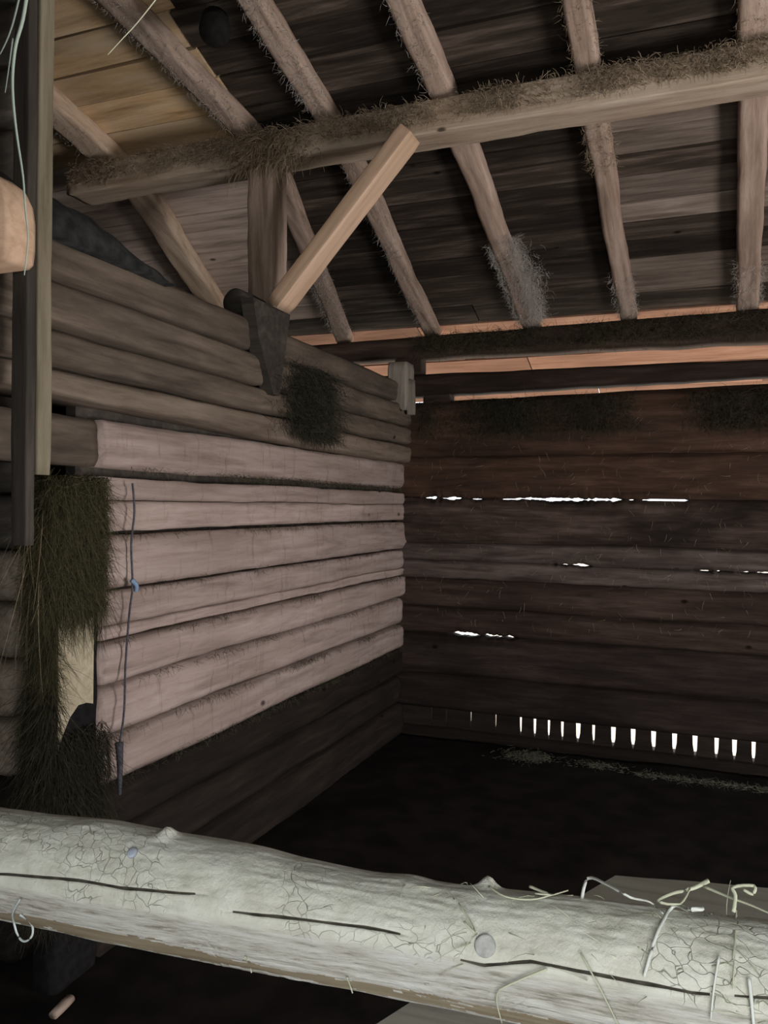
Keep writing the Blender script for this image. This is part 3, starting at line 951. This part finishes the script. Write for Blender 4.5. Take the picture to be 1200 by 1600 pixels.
# ------------------------------------------------------------------ pale board behind the rail
pb = empty('plank_bench', (-.12, 1.4, 0))
props(pb, 'low pale board on legs standing just behind the rail at lower right', 'bench')
Q = [(-.47, .98), (.0, .98), (.30, 1.80), (-.149, 1.708)]
V = []; F = []
cx_ = sum(q[0] for q in Q) / 4; cy_ = sum(q[1] for q in Q) / 4
for (z_, k_) in ((.70, .99), (.705, 1.0), (.743, 1.0), (.75, .985)):
    for i in range(4):
        (xa, ya), (xb, yb) = Q[i], Q[(i + 1) % 4]
        for j in range(8):
            t = j / 8
            x_ = xa + (xb - xa) * t; y_ = ya + (yb - ya) * t
            x_ += .006 * n1(x_ * 9, y_ * 9, 1); y_ += .006 * n1(x_ * 9, y_ * 9, 7)
            V.append((cx_ + (x_ - cx_) * k_, cy_ + (y_ - cy_) * k_, z_))
for i in range(3):
    for q in range(32):
        F.append((i * 32 + q, i * 32 + (q + 1) % 32, (i + 1) * 32 + (q + 1) % 32, (i + 1) * 32 + q))
F.append(tuple(range(31, -1, -1))); F.append(tuple(96 + q for q in range(32)))
link('seat_board', V, F, M_board, pb, smooth=False)
for (x, yq) in ((-.38, 1.06), (-.14, 1.06), (-.09, 1.66), (.20, 1.70)):
    timber('leg', (x, yq, -.02), (x, yq, .70), .05, .05, M_dark, pb, upv=(0, 1, 0), rough=.002, seed=82)

# ------------------------------------------------------------------ small things
c1 = [on(207, 755, 0, XL + .03), on(210, 800, 0, XL + .035), on(205, 850, 0, XL + .03), on(207, 915, 0, XL + .035), on(202, 960, 0, XL + .03), on(196, 1040, 0, XL + .035), on(194, 1110, 0, XL + .04), on(186, 1170, 0, XL + .045)]
cr = empty('hanging_rope', c1[0])
props(cr, 'thin dark rope hanging down the pale part of the left wall', 'rope')
tube('strand', c1, .0035, .0035, M_cord, cr)
tube('tassel', [c1[-1] + Vector((0, 0, .02)), c1[-1] + Vector((.004, 0, -.05)), c1[-1] + Vector((.004, 0, -.15))], .014, .006, M_cord, cr)['label'] = 'thick dark frayed end of the rope'
tube('knot', [c1[3] + Vector((.004, -.01, .02)), c1[3] + Vector((.01, .008, 0)), c1[3] + Vector((.004, .012, -.02))], .009, .007, M_blue, cr)['label'] = 'blue twine knot on the rope'

o = timber('wood_chip', (-1.70, 1.80, .03), (-1.712, 1.88, .033), .028, .022, M_raft, rough=.006, seed=91)
props(o, 'small pale wood chip on the dark floor, seen below the rail at lower left', 'wood chip')
pk = on(336, 47, 1, 2.52)
dk = (pk - CAM).normalized()
V = []; F = []
tube_geo(V, F, [pk, pk + dk * .03, pk + (dk + Vector((0, 0, .1))) * .12, pk + dk * .26 + Vector((0, 0, .03))], .058, .056, 20)
o = link('round_peg', V, F, M_black)
props(o, 'dark round pole end under the roof boards at upper left, between two rafters', 'pole')

# ------------------------------------------------------------------ hay and cobwebs
def s_purlin(r):
    while True:
        x = r.uniform(-2.95, .5)
        if r.random() < .62 + .9 * n1(x * 4.5, 3) + .5 * n1(x * 13, 5): break
    return (x, PURY - .082 - r.uniform(-.02, .006), 3.108 + .0053 * (x + 2.98) + .0720 - (r.random() ** 1.15) * .098), (r.gauss(0, .6), -.55, r.uniform(-.5, 1.1))


o = blades('hay_fringe', s_purlin, 11000, .045, H_fringe, r=.0012, droop=1.5, seed=5, curl=.6)
props(o, 'matted brown hay fringe along the top of the long roof beam', 'hay', kind='stuff')


def s_purend(r):
    x = r.gauss(-1.80, .10)
    return (x, PURY - .085, 3.17 - r.random() * .16), (r.gauss(0, .4), -.5, r.uniform(-.6, .5))


o = blades('hay_bunch', s_purend, 500, .12, H_brown, r=.0015, droop=1.6, seed=6)
props(o, 'bunch of brown hay caught where the post meets the roof beam', 'hay', kind='stuff')


def raft_sampler(i, t0, t1, spread=1.0, down=True):
    P0, Pb, P1, wd = RPTS[i]

    def f(r):
        t = r.uniform(t0, t1)
        y = P0.y + (P1.y - P0.y) * t
        if y < Pb.y: q = P0 + (Pb - P0) * ((y - P0.y) / (Pb.y - P0.y))
        else: q = Pb + (P1 - Pb) * ((y - Pb.y) / (P1.y - Pb.y))
        x = q.x + r.uniform(-.5, .5) * wd * spread
        return (x, y, roof_z(y) + r.uniform(-.004, .05)), (r.gauss(0, .8), r.gauss(0, .5), r.uniform(-.9, .2))
    return f


def frac(i, y):
    P0, Pb, P1, wd = RPTS[i]
    return (y - P0.y) / (P1.y - P0.y)


webs = [(2, 4.25, 5.05, 1.5, 1500, 'thick grey cobweb beard on the foot of the middle rafter'),
        (3, 3.5, 5.0, 1.05, 700, 'pale dusty fluff along the slim rafter behind the brace'),
        (4, 2.0, 3.2, 1.1, 1100, 'dusty fluff on the upper part of the rafter left of the post'),
        (4, 4.2, 5.0, 1.3, 700, 'white fluff on the rafter foot beside the brace'),
        (3, 2.2, 3.2, 1.1, 900, 'dusty fluff on the slim rafter above the beam'),
        (2, 2.3, 3.2, 1.05, 500, 'wisps on the middle rafter above the beam'),
        (1, 2.3, 3.25, 1.25, 450, 'hay wisps round the second rafter just above the beam'),
        (1, 3.35, 3.8, 1.4, 350, 'hay wisps round the second rafter just below the beam'),
        (1, 4.6, 5.05, 1.3, 350, 'grey cobweb at the foot of the second rafter from the right'),
        (0, 4.6, 5.05, 1.3, 350, 'grey cobweb at the foot of the rightmost rafter'),
        (0, 2.4, 3.4, 1.15, 350, 'hay wisps on the rightmost rafter round the beam'),
        (5, 2.3, 3.4, 1.0, 500, 'dusty fluff on the leftmost rafter near the beam end')]
for k, (i, ya, yb, spd, cnt, lab) in enumerate(webs):
    o = blades('cobweb', raft_sampler(i, frac(i, ya), frac(i, yb), spd), int(cnt * 2.6), .035, H_web if k not in (6, 7, 10) else H_fringe, r=.0008, droop=.5, seed=200 + k, curl=1.6, seg=4)
    props(o, lab, 'cobweb', 'cobwebs and fluff on the rafters', 'stuff')


def s_beard(r):
    P0_, Pb_, P1_, wd_ = RPTS[2]
    y = 4.15 + r.random() ** .8 * .82
    q = Pb_ + (P1_ - Pb_) * ((y - Pb_.y) / (P1_.y - Pb_.y))
    k = max(0, 1 - abs(y - 4.5) / .5)
    return (q.x + .05 + r.gauss(0, .03) + abs(r.gauss(0, .05)) * k, y, roof_z(y) - abs(r.gauss(0, .035)) * k + .01), (r.gauss(.3, .8), r.gauss(0, .6), r.uniform(-1.1, .5))


o = blades('cobweb', s_beard, 3200, .05, H_web, r=.0006, droop=.6, seed=240, curl=1.5, seg=4)
props(o, 'pale cobweb beard sticking out to the right of the middle rafter foot', 'cobweb', 'cobwebs and fluff on the rafters', 'stuff')


def s_plate(r):
    while True:
        x = r.uniform(-1.75, .5)
        if r.random() < .45 + 1.0 * n1(x * 3, 2) + .5 * n1(x * 11, 4): break
    return (x, YW - .03 - r.uniform(0, .05), 2.60 - r.random() ** 1.3 * .13), (r.gauss(0, .6), -.7, r.uniform(-.5, .6))


o = blades('plate_hay', s_plate, 3600, .075, H_dark, r=.0011, droop=1.0, seed=9, curl=1.2, seg=4)
props(o, 'dark old hay stuffed along the eave plate of the back wall', 'hay', kind='stuff')


def s_backtop(r):
    while True:
        x = r.uniform(-1.70, .5)
        if r.random() < .5 + .9 * n1(x * 2.3, 12) + .5 * n1(x * 9, 14): break
    return (x, YW - .01 - r.uniform(0, .03), 2.18 - r.random() ** 1.3 * .22), (r.gauss(0, .4), -.5, r.uniform(-.8, .3))


o = blades('draped_hay', s_backtop, 5200, .085, H_clump, r=.0011, droop=1.2, seed=10, curl=1.1, seg=4)
props(o, 'dark hay draped over the upper logs of the back wall below the eave', 'hay', kind='stuff')


def s_clump(r):
    return (XL + .045 + abs(r.gauss(0, .03)), r.gauss(3.50, .13), 2.16 - r.random() ** .9 * .34), (.5, r.gauss(0, .5), r.uniform(-.9, .1))


o = blades('hay_clump', s_clump, 5200, .075, H_clump, r=.0010, droop=1.0, seed=11, curl=1.3, seg=4)
props(o, 'dark clump of hay hanging on the upper left wall below the brace', 'hay', kind='stuff')


def s_post(r):
    z = .90 + .68 * r.random() ** .75
    lump = .035 * (1 + n1(z * 7, 4)) * max(0, min(1, (z - .8) * 2.2))
    if r.random() < .5: return (-1.875 + r.random() * .10, 1.89 - r.random() * lump * 1.0, z), (r.gauss(.12, .25), r.gauss(-.12, .25), -.8 + r.gauss(0, .3))
    zr = 1.58 - r.random() ** 1.25 * .42
    return (-1.785 + r.random() * lump * .9, 1.885 + r.random() * .20, zr), (r.gauss(.1, .3), r.gauss(-.1, .3), -.9 + r.gauss(0, .3))


o = blades('hanging_hay', s_post, 5200, .15, H_moss, r=.0008, droop=1.5, seed=12, curl=.7, seg=5)
mt = blades('matted_hay', s_post, 12000, .055, H_moss, r=.0010, droop=.7, seed=32, curl=1.7, seg=4)
mt.parent = o
props(o, 'thick olive-brown curtain of hay hanging over the gate post', 'hay', kind='stuff')


def s_wisp(r):
    z = r.uniform(1.15, 1.5)
    return (-1.86 + r.random() * .09, 1.84, z), (r.gauss(0, .25), -.3, -.9)


o = blades('hay_wisps', s_wisp, 26, .30, H_brown, r=.0009, droop=1.0, seed=22, curl=.35, seg=5)
props(o, 'a few long lighter stalks hanging in front of the dark hay curtain', 'hay', kind='stuff')


def s_foot(r):
    z = r.uniform(.28, .95)
    if r.random() < .55: return (-1.875 + r.random() * .10, 1.89 - r.random() * .03, z), (r.gauss(0, .5), r.gauss(-.2, .4), -.5)
    return (-1.785 + r.random() * .03, 1.885 + r.random() * .20, r.uniform(.28, .80) if z > .8 else z), (r.gauss(.2, .5), r.gauss(0, .5), -.4)


o = blades('trodden_hay', s_foot, 7500, .12, H_black, r=.0010, droop=1.2, seed=13, curl=.6, seg=4)
props(o, 'dark matted hay round the lower half of the gate post', 'hay', kind='stuff')

def s_joint(r):
    while True:
        z = r.choice((1.61, 1.61, 1.61, 1.395, 1.213, 1.042, .897, .725, .725, .57, .57))
        y = r.uniform(2.15, 4.95)
        if r.random() < .30 + .9 * n1(y * 3, z * 9) + .6 * n1(y * 13, z * 5) + (.25 if z in (1.61, .57) and y > 2.5 else 0): break
    return (XL + .004 + r.random() * .012, y, z + r.uniform(-.012, .012)), (.5, r.gauss(0, 1), r.gauss(-.5, .5))


o = blades('joint_hay', s_joint, 2600, .032, H_dark, r=.0008, droop=.9, seed=44, curl=1.2)
props(o, 'bits of dark hay and moss caught in the joints of the pale logs', 'hay', kind='stuff')


def s_wallbits(r):
    return (r.uniform(-1.75, .5), YW - .012, r.uniform(.75, 2.15)), (r.gauss(0, .5), -.25, r.uniform(-1, 0))


o = blades('wall_hay', s_wallbits, 420, .05, H_brown, r=.0008, droop=.9, seed=45, curl=.9)
props(o, 'loose hay stalks caught on the rough back wall logs', 'hay', kind='stuff')

# heap of dark hay on the near end of the wall top
V = []; F = []
ni, nj = 40, 16
for i in range(ni + 1):
    t = i / ni; yq = 1.62 + t * .78
    hgt = .15 * (1 - max(0, (t - .45) / .55) ** 1.4) + .02 * n1(yq * 8, 1)
    hgt = max(.004, hgt)
    for j in range(nj + 1):
        a = math.pi * j / nj
        V.append((XL - .09 + .155 * math.cos(a) + .012 * n1(yq * 9, a * 3), yq, 2.27 + hgt * math.sin(a) ** .7 * (1 + .12 * n1(yq * 12, a * 4, 2))))
for i in range(ni):
    for j in range(nj):
        a = i * (nj + 1) + j
        F.append((a, a + 1, a + nj + 2, a + nj + 1))
for i in range(ni): F.append(((i + 1) * (nj + 1), (i + 1) * (nj + 1) + nj, i * (nj + 1) + nj, i * (nj + 1)))
F.append(tuple(range(nj, -1, -1))); F.append(tuple(ni * (nj + 1) + j for j in range(nj + 1)))
hp = link('hay_heap', V, F, plain('black_hay', (.012, .013, .014), (.035, .036, .034), 25, .95, .8))
props(hp, 'black heap of old hay on the near end of the left wall top', 'hay', kind='stuff')


def s_slitlight(r):
    k = r.random()
    if k < .45: p = (r.gauss(-.92, .07), r.gauss(4.75, .05))
    elif k < .6: p = (r.gauss(-.5, .08), r.gauss(4.73, .03))
    else:
        x = r.uniform(-.30, .50); p = (x, r.gauss(4.68, .022))
    return (p[0], p[1], .015 + r.random() * .02), (r.gauss(0, 1), r.gauss(0, 1), r.uniform(0, .5))


o = blades('slit_light_stalks', s_slitlight, 1500, .035, H_slitlight, r=.0011, droop=.3, seed=14)  # pale stalks imitate the light patches thrown through the slits
props(o, 'pale stalks standing in for slit light on the dark floor', 'hay', kind='stuff')


# --- straws on the rail, each its own
def straw(name, pix, lab, depth=None, r0=.0016, r1=.0008, mat=None, lift=.004, group='loose straws on the rail', cat='straw'):
    pts = []
    for q in pix:
        x, yv = q[0], q[1]
        if len(q) > 2:                       # stands clear of the rail: distance given
            pts.append(CAM + ray(x, yv) * (q[2] / FPX))
        else:
            pts.append(rail_pt(x, yv, lift)[0])
    o = tube(name, pts, r0, r1, mat or H_pale, sides=5)
    props(o, lab, cat, group)
    return o


def zr(px):                                  # distance of the rail's axis at a pixel column
    t = px / 1200.0
    return 1 / ((1 - t) / 1.22 + t / .84)


straw('straw', [(909, 1404, zr(909) + .01), (919, 1372, zr(915) - .01), (950, 1383, zr(950) - .05), (985, 1402, zr(985) - .075), (1015, 1417), (1036, 1434)], 'bent straw rising in a peak from the rail at right, leftmost of the tall ones', r0=.002, mat=H_white)
straw('straw', [(1098, 1420, zr(1098) - .07), (1075, 1421, zr(1070) - .075), (1053, 1423), (1031, 1455), (1018, 1490), (1007, 1526)], 'thick white straw folded over the front of the rail', r0=.0022, r1=.0018, mat=H_white)
straw('straw', [(1107, 1376, zr(1107) - .01), (1082, 1388, zr(1082) - .02), (1050, 1396, zr(1050) - .04), (1028, 1408, zr(1028) - .06), (1062, 1412, zr(1060) - .06), (1078, 1388, zr(1078) - .03)], 'straw curled into a loop with its thick end pointing up', r0=.0024, r1=.001)
straw('straw', [(1100, 1385, zr(1100) - .02), (1140, 1402, zr(1140) - .04), (1175, 1415, zr(1175) - .055), (1215, 1433, zr(1215) - .07)], 'long straw slanting down to the right edge above the rail', r0=.0016)
straw('straw', [(1146, 1425, zr(1146) - .06), (1149, 1400, zr(1149) - .05), (1146, 1386, zr(1146) - .045), (1178, 1384, zr(1178) - .045), (1176, 1397, zr(1176) - .05), (1162, 1390, zr(1162) - .05)], 'straw bent into a small square loop near the right edge', r0=.002, r1=.0015)
straw('straw', [(1150, 1430), (1148, 1480), (1145, 1545)], 'fine yellowish straw hanging down the rail face below the square loop', r0=.0012)
straw('straw', [(1170, 1530), (1174, 1565), (1178, 1610)], 'short white straw on the rail face at the lower right edge', r0=.002, r1=.0016, mat=H_white)
straw('straw', [(1124, 1497), (1116, 1540), (1110, 1590)], 'pale straw lying upright on the rail face under a dark fleck', r0=.0016, mat=H_white)
straw('straw', [(856, 1513), (810, 1530), (778, 1548), (785, 1590)], 'angled straw at the lower edge of the rail, right of the middle', r0=.0013)
straw('straw', [(764, 1392), (790, 1407), (830, 1412), (865, 1405), (887, 1397)], 'thin straw sagging along the rail top beside the knob', r0=.0013)
straw('straw', [(828, 1385, zr(828) - .01), (845, 1392, zr(845) - .02), (860, 1398, zr(860) - .03), (836, 1396, zr(836) - .03)], 'small tangle of straw on the rail top between knob and peak', r0=.0018)
straw('straw', [(908, 1490), (940, 1545), (968, 1598)], 'faint straw slanting down the lower rail face', r0=.001)
straw('straw', [(726, 1443), (745, 1459), (718, 1416)], 'short green straw on the rail above the knot', r0=.0013)
straw('twine_loop', [(36, 1402), (25, 1420), (21, 1438, zr(24) - .07), (28, 1462, zr(28) - .065), (38, 1471, zr(38) - .065), (50, 1462, zr(50) - .065), (49, 1443, zr(49) - .068), (36, 1425)],
      'small loop of white twine hanging under the left end of the rail', r0=.0016, r1=.0016, mat=plain('white_twine', (.5, .56, .56), (.68, .74, .74), 80), group='twine', cat='twine')
straw('straw', [(386, 1490), (390, 1508, zr(390) - .06), (393, 1520, zr(393) - .06)], 'short fibre hanging from the rail underside at left', r0=.0011)
straw('straw', [(545, 1522), (547, 1540, zr(545) - .06), (551, 1552, zr(551) - .06)], 'short fibre hanging from the rail underside at the middle', r0=.0011)

# hanging grass blades in the upper left
straw('grass_blade', [(44, -20, 1.35), (36, 30, 1.35), (25, 70, 1.35), (20, 115, 1.35), (21, 160, 1.35), (27, 215, 1.35), (36, 275, 1.34), (40, 330, 1.33), (44, 372, 1.33), (38, 430, 1.33)],
      'longest pale green grass blade hanging down at the upper left edge', r0=.0035, r1=.001, mat=straw_mat('pale_green_grass', (.30, .38, .33), (.40, .48, .42)), group='hanging grass', cat='grass')
straw('grass_blade', [(34, -20, 1.36), (22, 30, 1.36), (12, 60, 1.36), (0, 85, 1.36)], 'short grass blade bending off the upper left edge', r0=.002, r1=.001, mat=straw_mat('grey_green_grass', (.24, .30, .26), (.34, .40, .36)), group='hanging grass', cat='grass')
straw('grass_blade', [(20, 60, 1.37), (14, 105, 1.37), (8, 145, 1.37)], 'thin grass tip hanging behind the longest blade', r0=.0016, r1=.0008, mat=straw_mat('dull_green_grass', (.20, .25, .22), (.28, .33, .3)), group='hanging grass', cat='grass')
straw('straw', [(246, -4, 1.6), (215, 35, 1.6), (190, 62, 1.6), (168, 86, 1.6)], 'single straight straw hanging free under the roof at upper left', r0=.0014, mat=H_pale, group='hanging grass')


def s_railhay(r):
    s = 1.6 + L0 * r.uniform(.62, 1.03)
    a = r.uniform(.1, 1.9)
    rr = rail_r(s) + .001
    p = mwR @ Vector((s, -math.cos(a) * rr, math.sin(a) * rr - sink(s)))
    return p, (r.gauss(0, 1), r.gauss(0, .3) - .1, r.gauss(0, .4))


o = blades('loose_hay', s_railhay, 60, .04, H_pale, r=.0006, droop=.5, seed=15)
props(o, 'fine scattered bits of hay on the right part of the rail', 'hay', kind='stuff')
